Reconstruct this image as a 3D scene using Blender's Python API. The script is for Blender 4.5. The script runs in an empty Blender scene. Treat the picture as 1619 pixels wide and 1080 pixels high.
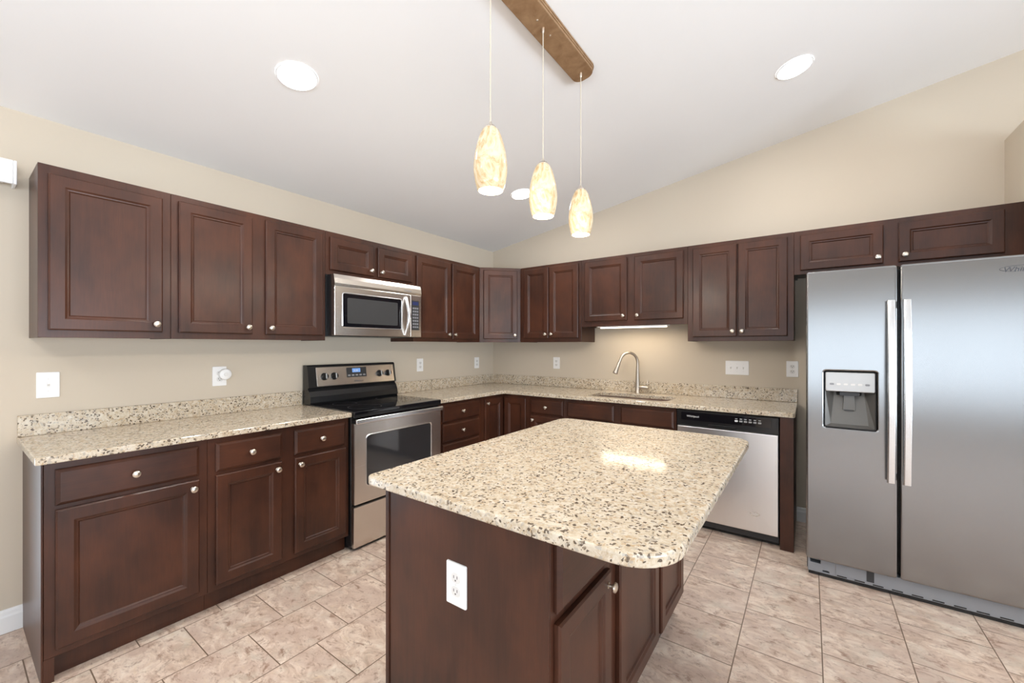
import bpy, bmesh, math, random
from mathutils import Vector, Matrix

random.seed(7)
SC = bpy.context.scene
COL = SC.collection
PI = math.pi

# ------------------------------------------------------------------ camera, world, daylight, exposure
IMG_W, IMG_H = 1619, 1080
cam_d = bpy.data.cameras.new('camera')
cam = bpy.data.objects.new('camera', cam_d)
COL.objects.link(cam)
cam.location = (3.0717, -3.8728, 1.3495)
cam.rotation_euler = (PI / 2, 0, 0.6246)
cam_d.sensor_width = 36.0
cam_d.lens = 36.0 * 652.07 / IMG_W
cam_d.shift_y = (547.1 - IMG_H / 2) / IMG_W
cam_d.clip_start = 0.05
SC.camera = cam

SC.view_settings.view_transform = 'Standard'
SC.view_settings.look = 'None'
SC.view_settings.gamma = 1.0
SC.view_settings.use_curve_mapping = False
SC.view_settings.exposure = 0.05
SC.cycles.max_bounces = 10
SC.cycles.diffuse_bounces = 7
SC.cycles.glossy_bounces = 5
SC.cycles.transparent_max_bounces = 8
SC.cycles.caustics_reflective = False
SC.cycles.caustics_refractive = False
SC.cycles.sample_clamp_indirect = 6.0
SC.cycles.use_denoising = True

world = bpy.data.worlds.new('daylight')
SC.world = world
world.use_nodes = True
_bg = world.node_tree.nodes['Background']
_bg.inputs[0].default_value = (0.80, 0.90, 1.0, 1)
_bg.inputs[1].default_value = 1.6


def area_light(name, loc, rot, sx, sy, watts, color, shape='RECTANGLE', spread=PI):
    d = bpy.data.lights.new(name, 'AREA')
    d.shape = shape
    d.size = sx
    d.size_y = sy
    d.energy = watts
    d.color = color
    d.spread = spread
    o = bpy.data.objects.new(name, d)
    COL.objects.link(o)
    o.location = loc
    o.rotation_euler = rot
    return o


ROOM_X, ROOM_Y = 8.0, -7.5
DAY = (0.76, 0.88, 1.0)
# daylight coming in through the glazed door in the left wall and the windows in the front wall
area_light('daylight_patio_door', (-0.10, -4.70, 1.03), (0, -PI / 2, 0), 2.0, 1.75, 16, DAY)
area_light('daylight_front_window', (4.80, ROOM_Y - 0.10, 1.20), (PI / 2, 0, 0), 4.8, 1.7, 62, DAY)
area_light('daylight_dining_window', (1.45, ROOM_Y - 0.10, 1.20), (PI / 2, 0, 0), 1.3, 1.7, 12, DAY)
area_light('added_daylight_right', (ROOM_X + 0.10, -4.2, 1.25), (0, PI / 2, 0), 1.8, 4.4, 108, DAY)  # added source behind the invented right-hand window


def aim(o, target):
    o.rotation_euler = (Vector(target) - o.location).to_track_quat('-Z', 'Y').to_euler()


# added uplights outside the openings brighten the ceiling; no paving is built
UPLIGHT = (0.80, 0.90, 1.0)
aim(area_light('added_uplight_left', (-1.9, -4.70, 0.35), (0, 0, 0), 2.2, 1.6, 8, UPLIGHT, spread=2.0), (2.2, -2.6, 2.9))
aim(area_light('added_uplight_front', (4.8, -11.0, -1.35), (0, 0, 0), 11.0, 3.2, 560, UPLIGHT, spread=1.9), (4.0, -7.0, 1.6))
aim(area_light('added_uplight_right', (12.0, -4.6, -0.4), (0, 0, 0), 7.0, 4.0, 400, UPLIGHT, spread=1.6), (2.6, -2.8, 3.0))


# ------------------------------------------------------------------ node helpers / materials
def new_mat(name):
    m = bpy.data.materials.new(name)
    m.use_nodes = True
    nt = m.node_tree
    return m, nt, nt.nodes['Principled BSDF']


def node(nt, t, **kw):
    n = nt.nodes.new(t)
    for k, v in kw.items():
        if k in n.inputs:
            n.inputs[k].default_value = v
        else:
            setattr(n, k, v)
    return n


def link(nt, a, b):
    nt.links.new(a, b)


def mixc(nt, fac, a, b, mode='MIX'):
    n = nt.nodes.new('ShaderNodeMix')
    n.data_type = 'RGBA'
    n.blend_type = mode
    for sock, v in ((n.inputs['Factor'], fac), (n.inputs['A'], a), (n.inputs['B'], b)):
        pass
    fa, aa, bb = n.inputs[0], n.inputs[6], n.inputs[7]
    for s, v in ((fa, fac), (aa, a), (bb, b)):
        if hasattr(v, 'is_output'):
            nt.links.new(v, s)
        elif isinstance(v, (int, float)):
            s.default_value = v
        else:
            s.default_value = (v[0], v[1], v[2], 1)
    return n.outputs[2]


def ramp(nt, src, stops, interp='LINEAR'):
    n = nt.nodes.new('ShaderNodeValToRGB')
    cr = n.color_ramp
    cr.interpolation = interp
    while len(cr.elements) < len(stops):
        cr.elements.new(0.5)
    for e, (p, c) in zip(cr.elements, stops):
        e.position = p
        e.color = (c, c, c, 1) if isinstance(c, (int, float)) else (c[0], c[1], c[2], 1)
    nt.links.new(src, n.inputs[0])
    return n.outputs[0]


def world_pos(nt):
    return nt.nodes.new('ShaderNodeNewGeometry').outputs['Position']


def mapping(nt, src, scale=(1, 1, 1), loc=(0, 0, 0), rot=(0, 0, 0)):
    n = nt.nodes.new('ShaderNodeMapping')
    n.inputs['Scale'].default_value = scale
    n.inputs['Location'].default_value = loc
    n.inputs['Rotation'].default_value = rot
    nt.links.new(src, n.inputs['Vector'])
    return n.outputs[0]


def noise(nt, vec, scale, detail=4, rough=0.5, dist=0.0):
    n = node(nt, 'ShaderNodeTexNoise', Scale=scale, Detail=detail, Roughness=rough, Distortion=dist)
    nt.links.new(vec, n.inputs['Vector'])
    return n.outputs['Fac']


def bump(nt, h, strength, dist, bsdf):
    b = node(nt, 'ShaderNodeBump', Strength=strength, Distance=dist)
    nt.links.new(h, b.inputs['Height'])
    nt.links.new(b.outputs[0], bsdf.inputs['Normal'])


def plain(name, color, rough=0.5, metal=0.0, spec=0.5, coat=0.0, emit=None, estr=0.0, tex=0.03):
    """A plain finish with a faint procedural variation in its gloss."""
    m, nt, b = new_mat(name)
    b.inputs['Base Color'].default_value = (*color, 1)
    b.inputs['Metallic'].default_value = metal
    b.inputs['Specular IOR Level'].default_value = spec
    b.inputs['Coat Weight'].default_value = coat
    n = noise(nt, world_pos(nt), 60, 2)
    r = node(nt, 'ShaderNodeMapRange')
    r.inputs['To Min'].default_value = max(0.0, rough - tex)
    r.inputs['To Max'].default_value = rough + tex
    link(nt, n, r.inputs['Value'])
    link(nt, r.outputs[0], b.inputs['Roughness'])
    if emit:
        b.inputs['Emission Color'].default_value = (*emit, 1)
        b.inputs['Emission Strength'].default_value = estr
    return m


def make_wood(name, vertical=True, axis='Z'):
    m, nt, b = new_mat(name)
    p = world_pos(nt)
    sc = (22, 22, 1.6) if vertical else (1.6, 1.6, 26)
    g = noise(nt, mapping(nt, p, sc), 2.2, 6, 0.6, 0.6)
    fine = noise(nt, mapping(nt, p, (160, 160, 6) if vertical else (6, 6, 160)), 2.0, 3, 0.6)
    blotch = noise(nt, mapping(nt, p, (3, 3, 2)), 1.6, 3, 0.55)
    c1 = ramp(nt, g, [(0.25, (0.031, 0.0122, 0.0078)), (0.75, (0.061, 0.0222, 0.0128))])
    c2 = mixc(nt, ramp(nt, blotch, [(0.38, 0.0), (0.68, 1.0)]), c1, (0.084, 0.0290, 0.0150))
    c3 = mixc(nt, ramp(nt, fine, [(0.35, 0.25), (0.6, 0.0)]), c2, (0.030, 0.013, 0.009))
    link(nt, c3, b.inputs['Base Color'])
    b.inputs['Roughness'].default_value = 0.36
    b.inputs['Specular IOR Level'].default_value = 0.32
    b.inputs['Coat Weight'].default_value = 0.08
    b.inputs['Coat Roughness'].default_value = 0.22
    bump(nt, fine, 0.05, 0.0006, b)
    return m


def make_granite():
    m, nt, b = new_mat('granite')
    p = world_pos(nt)
    wob = node(nt, 'ShaderNodeTexNoise', Scale=45.0, Detail=2.0)
    link(nt, p, wob.inputs['Vector'])
    add = node(nt, 'ShaderNodeVectorMath', operation='MULTIPLY_ADD')
    link(nt, wob.outputs['Color'], add.inputs[0])
    add.inputs[1].default_value = (0.016, 0.016, 0.016)
    link(nt, p, add.inputs[2])
    v = add.outputs[0]

    def cells(scale, loc):
        n = node(nt, 'ShaderNodeTexVoronoi', Scale=scale)
        link(nt, mapping(nt, v, loc=loc), n.inputs['Vector'])
        s = nt.nodes.new('ShaderNodeSeparateColor')
        link(nt, n.outputs['Color'], s.inputs[0])
        return s.outputs[0], s.outputs[1], s.outputs[2]
    a0, a1, a2 = cells(155, (0, 0, 0))
    b0, b1, b2 = cells(145, (3.1, 1.7, 0.4))
    cl = noise(nt, p, 8, 3, 0.6)
    m1 = noise(nt, v, 40, 5, 0.7, 0.8)
    m2 = noise(nt, mapping(nt, v, loc=(5, 2, 8)), 85, 3, 0.6, 0.5)
    base = ramp(nt, m1, [(0.30, (0.38, 0.285, 0.18)), (0.43, (0.53, 0.435, 0.315)), (0.55, (0.64, 0.565, 0.45)), (0.70, (0.72, 0.675, 0.60))])
    base = mixc(nt, ramp(nt, cl, [(0.35, 0.0), (0.70, 0.45)]), base, (0.62, 0.545, 0.43))
    gold = mixc(nt, ramp(nt, m2, [(0.33, 0.8), (0.43, 0.0)]), base, (0.45, 0.30, 0.16))
    grey = mixc(nt, ramp(nt, b2, [(0.0, 0.7), (0.10, 0.0)], 'CONSTANT'), gold, (0.40, 0.36, 0.31))
    sel = node(nt, 'ShaderNodeMath', operation='ADD')
    link(nt, a1, sel.inputs[0])
    cm = node(nt, 'ShaderNodeMath', operation='MULTIPLY_ADD')
    link(nt, cl, cm.inputs[0])
    cm.inputs[1].default_value = -0.40
    cm.inputs[2].default_value = 0.20
    link(nt, cm.outputs[0], sel.inputs[1])
    dark = mixc(nt, ramp(nt, sel.outputs[0], [(0.0, 0.95), (0.082, 0.0)], 'CONSTANT'), grey, (0.095, 0.068, 0.048))
    dark = mixc(nt, ramp(nt, b0, [(0.0, 0.75), (0.045, 0.0)], 'CONSTANT'), dark, (0.17, 0.125, 0.085))
    link(nt, dark, b.inputs['Base Color'])
    b.inputs['Roughness'].default_value = 0.10
    b.inputs['Specular IOR Level'].default_value = 0.5
    return m


def make_floor():
    m, nt, b = new_mat('stone_tile_floor')
    p = world_pos(nt)
    s = nt.nodes.new('ShaderNodeSeparateXYZ')
    link(nt, p, s.inputs[0])
    c = nt.nodes.new('ShaderNodeCombineXYZ')
    u = node(nt, 'ShaderNodeMath', operation='ADD')
    link(nt, s.outputs[1], u.inputs[0])
    u.inputs[1].default_value = 0.970 + 0.1585 + 0.317 * 100
    w = node(nt, 'ShaderNodeMath', operation='ADD')
    link(nt, s.outputs[0], w.inputs[0])
    w.inputs[1].default_value = -2.497 + 0.31 * 60
    link(nt, u.outputs[0], c.inputs[0])
    link(nt, w.outputs[0], c.inputs[1])
    br = node(nt, 'ShaderNodeTexBrick')
    br.offset = 0.5
    br.offset_frequency = 2
    br.squash = 1.0
    for k, v in (('Scale', 1.0), ('Mortar Size', 0.0024), ('Mortar Smooth', 0.1), ('Bias', 0.0),
                 ('Brick Width', 0.317), ('Row Height', 0.31)):
        br.inputs[k].default_value = v
    br.inputs['Color1'].default_value = (0, 0, 0, 1)
    br.inputs['Color2'].default_value = (1, 1, 1, 1)
    br.inputs['Mortar'].default_value = (0.5, 0.5, 0.5, 1)
    link(nt, c.outputs[0], br.inputs['Vector'])
    # a different patch of stone in every tile
    off = node(nt, 'ShaderNodeVectorMath', operation='MULTIPLY_ADD')
    link(nt, br.outputs['Color'], off.inputs[0])
    off.inputs[1].default_value = (7.0, 5.0, 3.0)
    link(nt, p, off.inputs[2])
    q = off.outputs[0]
    n1 = noise(nt, mapping(nt, q, (9, 15, 1), rot=(0, 0, 0.5)), 1.0, 8, 0.66, 1.0)
    n2 = noise(nt, mapping(nt, q, (15, 24, 1), loc=(4, 2, 0), rot=(0, 0, 0.5)), 1.0, 8, 0.72, 0.5)
    n3 = noise(nt, mapping(nt, q, (4, 6, 1), loc=(9, 1, 0)), 1.0, 5, 0.6, 0.8)
    n4 = noise(nt, mapping(nt, q, (42, 60, 1), loc=(1, 7, 0)), 1.0, 5, 0.7, 0.6)
    n5 = noise(nt, mapping(nt, q, (5, 5, 1), loc=(3, 8, 0)), 1.0, 6, 0.65, 1.0)
    col = ramp(nt, n1, [(0.30, (0.42, 0.295, 0.220)), (0.43, (0.64, 0.485, 0.385)), (0.55, (0.80, 0.655, 0.540)),
                        (0.72, (0.90, 0.790, 0.675))])
    col = mixc(nt, ramp(nt, n3, [(0.44, 0.0), (0.60, 0.75)]), col, (0.60, 0.455, 0.375))
    col = mixc(nt, ramp(nt, n5, [(0.52, 0.0), (0.70, 0.6)]), col, (0.66, 0.60, 0.50))
    col = mixc(nt, ramp(nt, n2, [(0.34, 0.9), (0.46, 0.0)]), col, (0.33, 0.205, 0.145))
    col = mixc(nt, ramp(nt, n2, [(0.58, 0.0), (0.70, 0.6)]), col, (0.74, 0.58, 0.41))
    col = mixc(nt, ramp(nt, n4, [(0.30, 0.65), (0.43, 0.0)]), col, (0.33, 0.215, 0.155))
    col = mixc(nt, br.outputs['Fac'], col, (0.20, 0.135, 0.09))
    link(nt, col, b.inputs['Base Color'])
    b.inputs['Roughness'].default_value = 0.34
    b.inputs['Specular IOR Level'].default_value = 0.4
    inv = node(nt, 'ShaderNodeMath', operation='SUBTRACT')
    inv.inputs[0].default_value = 1.0
    link(nt, br.outputs['Fac'], inv.inputs[1])
    bump(nt, inv.outputs[0], 0.35, 0.002, b)
    return m


def make_paint(name, color, rough=0.75):
    m, nt, b = new_mat(name)
    p = world_pos(nt)
    n = noise(nt, p, 2.0, 3)
    c = mixc(nt, ramp(nt, n, [(0.3, 0.0), (0.7, 1.0)]), [x * 0.985 for x in color], color)
    link(nt, c, b.inputs['Base Color'])
    b.inputs['Roughness'].default_value = rough
    b.inputs['Specular IOR Level'].default_value = 0.25
    bump(nt, noise(nt, p, 220, 2), 0.04, 0.001, b)
    return m


def make_steel(name, color, rough, brush='X', aniso=0.5):
    """Brushed stainless steel; the brush lines run along the named axis."""
    m, nt, b = new_mat(name)
    p = world_pos(nt)
    sc = {'X': (1.2, 260, 260), 'Y': (260, 1.2, 260), 'Z': (260, 260, 1.2)}[brush]
    n = noise(nt, mapping(nt, p, sc), 1.0, 3, 0.6)
    c = mixc(nt, n, [x * 0.985 for x in color], [min(1, x * 1.015) for x in color])
    link(nt, c, b.inputs['Base Color'])
    b.inputs['Metallic'].default_value = 1.0
    r = node(nt, 'ShaderNodeMapRange')
    r.inputs['To Min'].default_value = rough - 0.008
    r.inputs['To Max'].default_value = rough + 0.008
    link(nt, n, r.inputs['Value'])
    link(nt, r.outputs[0], b.inputs['Roughness'])
    return m


def make_shade():
    """Marbled cream art glass lit from inside by its bulb."""
    m, nt, b = new_mat('marbled_lamp_glass')
    tc = nt.nodes.new('ShaderNodeTexCoord').outputs['Object']
    n = noise(nt, mapping(nt, tc, (14, 14, 7), rot=(0.5, 0.3, 0)), 1.6, 6, 0.65, 2.2)
    n2 = noise(nt, mapping(nt, tc, (30, 30, 12), rot=(0.4, 0.2, 0)), 1.3, 5, 0.7, 1.0)
    c = ramp(nt, n, [(0.33, (0.47, 0.29, 0.125)), (0.46, (0.64, 0.48, 0.285)), (0.60, (0.70, 0.595, 0.42))])
    c = mixc(nt, ramp(nt, n2, [(0.27, 0.45), (0.42, 0.0)]), c, (0.45, 0.27, 0.11))
    link(nt, c, b.inputs['Base Color'])
    b.inputs['Roughness'].default_value = 0.12
    link(nt, c, b.inputs['Emission Color'])
    b.inputs['Emission Strength'].default_value = 0.14
    return m


def make_canopy_bronze():
    m, nt, b = new_mat('aged_bronze')
    p = world_pos(nt)
    n = noise(nt, p, 18, 5, 0.6, 0.5)
    c = ramp(nt, n, [(0.3, (0.34, 0.20, 0.105)), (0.7, (0.50, 0.33, 0.19))])
    link(nt, c, b.inputs['Base Color'])
    b.inputs['Metallic'].default_value = 0.55
    b.inputs['Roughness'].default_value = 0.42
    return m


def make_pane():
    m = bpy.data.materials.new('window_glass')
    m.use_nodes = True
    nt = m.node_tree
    nt.nodes.remove(nt.nodes['Principled BSDF'])
    out = nt.nodes['Material Output']
    t = node(nt, 'ShaderNodeBsdfTransparent')
    g = node(nt, 'ShaderNodeBsdfGlossy', Roughness=0.02)
    fr = node(nt, 'ShaderNodeFresnel', IOR=1.3)
    mx = nt.nodes.new('ShaderNodeMixShader')
    link(nt, fr.outputs[0], mx.inputs[0])
    link(nt, t.outputs[0], mx.inputs[1])
    link(nt, g.outputs[0], mx.inputs[2])
    link(nt, mx.outputs[0], out.inputs[0])
    return m


WOOD = make_wood('espresso_wood')
WOODH = make_wood('espresso_wood_cross_grain', False)
GRANITE = make_granite()
FLOOR = make_floor()
WALL = make_paint('beige_wall_paint', (0.60, 0.525, 0.425))
CEIL = make_paint('white_ceiling_paint', (0.88, 0.88, 0.88), 0.85)
TRIM = make_paint('white_trim_paint', (0.82, 0.82, 0.82), 0.4)
STEEL_F = make_steel('fridge_steel', (0.285, 0.283, 0.282), 0.20, 'X')
STEEL_H = make_steel('range_steel', (0.70, 0.65, 0.60), 0.27, 'Y')
STEEL_D = make_steel('dishwasher_steel', (0.88, 0.87, 0.86), 0.30, 'Z')
STEEL_S = make_steel('sink_steel', (0.55, 0.55, 0.54), 0.25, 'X')
BRIGHT = plain('handle_steel', (0.78, 0.79, 0.80), 0.24, 1.0)
NICKEL = plain('satin_nickel', (0.72, 0.66, 0.58), 0.28, 1.0)
FAUCET = plain('brushed_nickel', (0.56, 0.50, 0.43), 0.40, 1.0)
BLACK = plain('black_enamel', (0.012, 0.012, 0.013), 0.22, 0.0, 0.5)
BLACKGLASS = plain('black_glass', (0.006, 0.006, 0.008), 0.05, 0.0, 0.6, tex=0.01)
OVENGLASS = plain('oven_window_glass', (0.035, 0.036, 0.04), 0.06, 0.0, 0.75, tex=0.01)
MWGLASS = plain('microwave_window_glass', (0.055, 0.055, 0.055), 0.10, 0.0, 0.6, tex=0.01)
DARKGREY = plain('dark_grey_plastic', (0.03, 0.03, 0.032), 0.45)
MIDGREY = plain('mid_grey_plastic', (0.25, 0.255, 0.27), 0.4)
SILVER = plain('silver_plastic', (0.52, 0.52, 0.515), 0.35, 0.35)
DISPGREY = plain('shade_darkened_plastic', (0.14, 0.135, 0.125), 0.35, 0.3)  # plastic darkened to stand in for the shade of a deeper cavity
WHITEP = plain('white_plastic', (0.86, 0.85, 0.84), 0.35)
IVORY = plain('outlet_insert_plastic', (0.74, 0.73, 0.71), 0.4)
SLOT = plain('socket_slot', (0.10, 0.09, 0.085), 0.6)
CORD = plain('clear_cord', (0.60, 0.53, 0.42), 0.35)
PANE = make_pane()
SHADE = make_shade()
BRONZE = make_canopy_bronze()
BULB = plain('lit_bulb', (1, 1, 1), 0.5, emit=(1.0, 0.90, 0.72), estr=3.0)
CANLENS = plain('lit_lens', (1, 1, 1), 0.5, emit=(1.0, 0.97, 0.93), estr=14.0)
TUBE = plain('lit_tube_diffuser', (1, 1, 1), 0.5, emit=(1.0, 0.86, 0.66), estr=4.0)
LCD = plain('blue_display', (0.02, 0.03, 0.06), 0.2, emit=(0.22, 0.42, 0.85), estr=0.9)
LCDOFF = plain('dim_display', (0.015, 0.02, 0.05), 0.2, emit=(0.10, 0.12, 0.35), estr=0.25)
INK_W = plain('white_print', (0.75, 0.75, 0.75), 0.5)
INK_D = plain('dark_print', (0.06, 0.06, 0.07), 0.4)
INK_G = plain('grey_print', (0.30, 0.30, 0.30), 0.5)


# ------------------------------------------------------------------ mesh helpers
class Frame:
    """a runs along u, b along v (up), c along n (outward)."""
    def __init__(s, o, u, v, n):
        s.o, s.u, s.v, s.n = Vector(o), Vector(u), Vector(v), Vector(n)

    def p(s, a, b, c):
        return s.o + s.u * a + s.v * b + s.n * c


R2 = math.sqrt(0.5)
FL = Frame((0, 0, 0), (0, 1, 0), (0, 0, 1), (1, 0, 0))          # faces of the left wall run: a = y, c = x
FB = Frame((0, 0, 0), (1, 0, 0), (0, 0, 1), (0, -1, 0))         # faces of the back wall run: a = x, c = -y
FP = Frame((0, 0, 0), (1, 0, 0), (0, 1, 0), (0, 0, 1))          # plan: a = x, b = y, c = z
FD = Frame((0.305, -0.61, 0), (R2, R2, 0), (0, 0, 1), (R2, -R2, 0))


def obj(name, bm, mat, parent=None, smooth=False, label=None):
    """Link bm (in world coordinates) as one mesh object, kept in the parent's own space."""
    bmesh.ops.recalc_face_normals(bm, faces=bm.faces[:])
    if parent is not None:
        o0 = parent
        off = Vector((0, 0, 0))
        while o0 is not None:
            off += o0.location
            o0 = o0.parent
        bmesh.ops.translate(bm, verts=bm.verts[:], vec=-off)
    me = bpy.data.meshes.new(name)
    bm.to_mesh(me)
    bm.free()
    for f in me.polygons:
        f.use_smooth = smooth
    if smooth:
        me.set_sharp_from_angle(angle=math.radians(40))
    o = bpy.data.objects.new(name, me)
    COL.objects.link(o)
    me.materials.append(mat)
    if parent is not None:
        o.parent = parent
    if label:
        o['label'] = label
    return o


def thing(name, label, cat, loc, group=None):
    o = bpy.data.objects.new(name, None)
    o.empty_display_size = 0.1
    COL.objects.link(o)
    o.location = loc
    tag(o, label, cat, group)
    return o


def tag(o, label, cat, group=None):
    o['label'] = label
    o['category'] = cat
    if group:
        o['group'] = group
    return o


def struct(name, bm, mat, parent=None, smooth=False):
    o = obj(name, bm, mat, parent, smooth)
    if parent is None:
        o['kind'] = 'structure'
    return o


def B():
    return bmesh.new()


def merge(bm, t):
    me = bpy.data.meshes.new('tmp')
    t.to_mesh(me)
    t.free()
    bm.from_mesh(me)
    bpy.data.meshes.remove(me)
    return bm


def box(bm, fr, a0, a1, b0, b1, c0, c1, bev=0.0, seg=1):
    t = bmesh.new()
    vs = [t.verts.new(fr.p(a, b, c)) for a in (a0, a1) for b in (b0, b1) for c in (c0, c1)]
    for q in ((0, 1, 3, 2), (4, 6, 7, 5), (0, 4, 5, 1), (2, 3, 7, 6), (0, 2, 6, 4), (1, 5, 7, 3)):
        t.faces.new([vs[i] for i in q])
    bmesh.ops.recalc_face_normals(t, faces=t.faces[:])
    if bev > 0:
        bmesh.ops.bevel(t, geom=t.edges[:], offset=bev, segments=seg, affect='EDGES', profile=0.5)
    return merge(bm, t)


def rrect(a0, a1, b0, b1, r, seg=5):
    rs = r if isinstance(r, (list, tuple)) else (r, r, r, r)   # corners: a0b0, a1b0, a1b1, a0b1
    out = []
    for (cx, cy, st, rr) in ((a0, b0, PI, rs[0]), (a1, b0, 1.5 * PI, rs[1]), (a1, b1, 0, rs[2]), (a0, b1, 0.5 * PI, rs[3])):
        x = cx + rr if cx == a0 else cx - rr
        y = cy + rr if cy == b0 else cy - rr
        if rr < 1e-6:
            out.append((cx, cy))
            continue
        for k in range(seg + 1):
            t = st + 0.5 * PI * k / seg
            out.append((x + rr * math.cos(t), y + rr * math.sin(t)))
    return out


def circle(ca, cb, r, n=24):
    return [(ca + r * math.cos(2 * PI * k / n), cb + r * math.sin(2 * PI * k / n)) for k in range(n)]


def plate(bm, fr, loop, c0, c1, holes=(), ease=0.0, seg=2, both=False):
    """A flat slab between c0 and c1 with an outline, holes and eased front edges."""
    t = bmesh.new()
    edges = []
    for lp in [loop] + list(holes):
        vs = [t.verts.new(fr.p(a, b, c1)) for a, b in lp]
        edges += [t.edges.new((vs[i], vs[(i + 1) % len(vs)])) for i in range(len(vs))]
    if holes:
        bmesh.ops.triangle_fill(t, edges=edges, use_beauty=True, use_dissolve=False)
    else:
        t.faces.new([e.verts[0] for e in edges] if False else list(t.verts))
    top = t.faces[:]
    ret = bmesh.ops.extrude_face_region(t, geom=top)
    nv = [g for g in ret['geom'] if isinstance(g, bmesh.types.BMVert)]
    bmesh.ops.translate(t, verts=nv, vec=fr.n * (c0 - c1))
    bmesh.ops.recalc_face_normals(t, faces=t.faces[:])
    if ease > 0:
        n0 = len(loop)
        es = []
        for e in t.edges:
            if len(e.link_faces) != 2:
                continue
            d0, d1 = (f.normal.dot(fr.n) for f in e.link_faces)
            hi, lo = max(d0, d1), min(d0, d1)
            if hi > 0.99 and abs(lo) < 0.01:
                es.append(e)
            elif both and lo < -0.99 and abs(hi) < 0.01:
                es.append(e)
        bmesh.ops.bevel(t, geom=es, offset=ease, segments=seg, affect='EDGES', profile=0.5)
    return merge(bm, t)


def rings(bm, loops, cap0=True, cap1=True):
    """Skin closed loops of 3D points."""
    vv = [[bm.verts.new(p) for p in lp] for lp in loops]
    n = len(vv[0])
    for i in range(len(vv) - 1):
        for k in range(n):
            bm.faces.new((vv[i][k], vv[i][(k + 1) % n], vv[i + 1][(k + 1) % n], vv[i + 1][k]))
    if cap0:
        bm.faces.new(vv[0])
    if cap1:
        bm.faces.new(vv[-1])
    return bm


def lathe(bm, org, axis, prof, n=20, cap0=True, cap1=True):
    ax = Vector(axis).normalized()
    s = ax.orthogonal().normalized()
    t = ax.cross(s)
    org = Vector(org)
    tb = bmesh.new()
    rings(tb, [[org + ax * h + (s * math.cos(2 * PI * k / n) + t * math.sin(2 * PI * k / n)) * max(r, 1e-4) for k in range(n)]
               for r, h in prof], cap0, cap1)
    return merge(bm, tb)


def tube(bm, pts, r, n=12):
    pts = [Vector(p) for p in pts]
    rs = r if isinstance(r, (list, tuple)) else [r] * len(pts)
    tb = bmesh.new()
    loops = []
    prev = None
    for i, p in enumerate(pts):
        d = (pts[min(i + 1, len(pts) - 1)] - pts[max(i - 1, 0)]).normalized()
        s = d.orthogonal().normalized() if prev is None else (prev - d * prev.dot(d)).normalized()
        prev = s
        t = d.cross(s)
        loops.append([p + (s * math.cos(2 * PI * k / n) + t * math.sin(2 * PI * k / n)) * rs[i] for k in range(n)])
    rings(tb, loops)
    return merge(bm, tb)


def lettering(name, text, fr, a, b, c, size, mat, parent, thick=0.0006, shear=0.0, align='LEFT', bold=0.0, label=None):
    cu = bpy.data.curves.new('t', 'FONT')
    cu.body = text
    cu.size = size
    cu.extrude = thick
    cu.shear = shear
    cu.offset = bold
    cu.align_x = align
    cu.resolution_u = 3
    to = bpy.data.objects.new('t', cu)
    COL.objects.link(to)
    dg = bpy.context.evaluated_depsgraph_get()
    me = bpy.data.meshes.new_from_object(to.evaluated_get(dg))
    bm = bmesh.new()
    bm.from_mesh(me)
    bpy.data.objects.remove(to)
    bpy.data.curves.remove(cu)
    bpy.data.meshes.remove(me)
    for v in bm.verts:
        v.co = fr.p(a + v.co.x, b + v.co.y, c + v.co.z)
    return obj(name, bm, mat, parent, label=label)


# ------------------------------------------------------------------ cabinet kit
def door_bm(fr, a0, a1, b0, b1, c, stile=0.055):
    bm = B()
    lev = [(0.002, 0), (0.002, 0.003), (0, 0.003), (0, 0.0145), (0.0055, 0.020), (stile - 0.005, 0.020), (stile + 0.003, 0.0150),
           (stile + 0.0085, 0.0140), (stile + 0.0135, 0.0085)]
    loops = []
    for i, h in lev:
        loops.append([fr.p(a0 + i, b0 + i, c + h), fr.p(a1 - i, b0 + i, c + h), fr.p(a1 - i, b1 - i, c + h), fr.p(a0 + i, b1 - i, c + h)])
    return rings(bm, loops)


def drawer_bm(fr, a0, a1, b0, b1, c):
    bm = B()
    loops = []
    for i, h in ((0.002, 0), (0.002, 0.003), (0, 0.003), (0, 0.010), (0.004, 0.0135), (0.013, 0.020)):
        loops.append([fr.p(a0 + i, b0 + i, c + h), fr.p(a1 - i, b0 + i, c + h), fr.p(a1 - i, b1 - i, c + h), fr.p(a0 + i, b1 - i, c + h)])
    return rings(bm, loops)


def knob(fr, a, b, c, parent):
    prof = [(0.0095, 0.0), (0.0095, 0.002), (0.0058, 0.004), (0.0050, 0.012), (0.0085, 0.0155), (0.0142, 0.0185),
            (0.0158, 0.0215), (0.0145, 0.0250), (0.0095, 0.0278), (0.0040, 0.0290), (0.0003, 0.0292)]
    return obj('knob', lathe(B(), fr.p(a, b, c), fr.n, prof, 20), NICKEL, parent, True)


KIN = 0.028   # knob inset from a door's corner


def fronts(root, fr, c, items):
    for it in items:
        kind, a0, a1, b0, b1 = it[:5]
        kp = it[5] if len(it) > 5 else None
        if kind == 'door':
            d = obj('door', door_bm(fr, a0, a1, b0, b1, c), WOOD, root)
        else:
            d = obj('drawer' if kind == 'drawer' else 'false_drawer_front', drawer_bm(fr, a0, a1, b0, b1, c), WOODH, root)
        if kp:
            if kp == 'mid':
                ka, kb = (a0 + a1) / 2, (b0 + b1) / 2
            elif kp == 'high':
                ka, kb = (a0 + a1) / 2, b1 - 0.055
            else:
                ka = a0 + KIN if kp[1] == 'l' else a1 - KIN
                kb = b0 + KIN + 0.012 if kp[0] == 'b' else b1 - KIN - 0.010
            knob(fr, ka, kb, c + 0.0202 if kind != 'door' else c + 0.0202, d)


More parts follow.
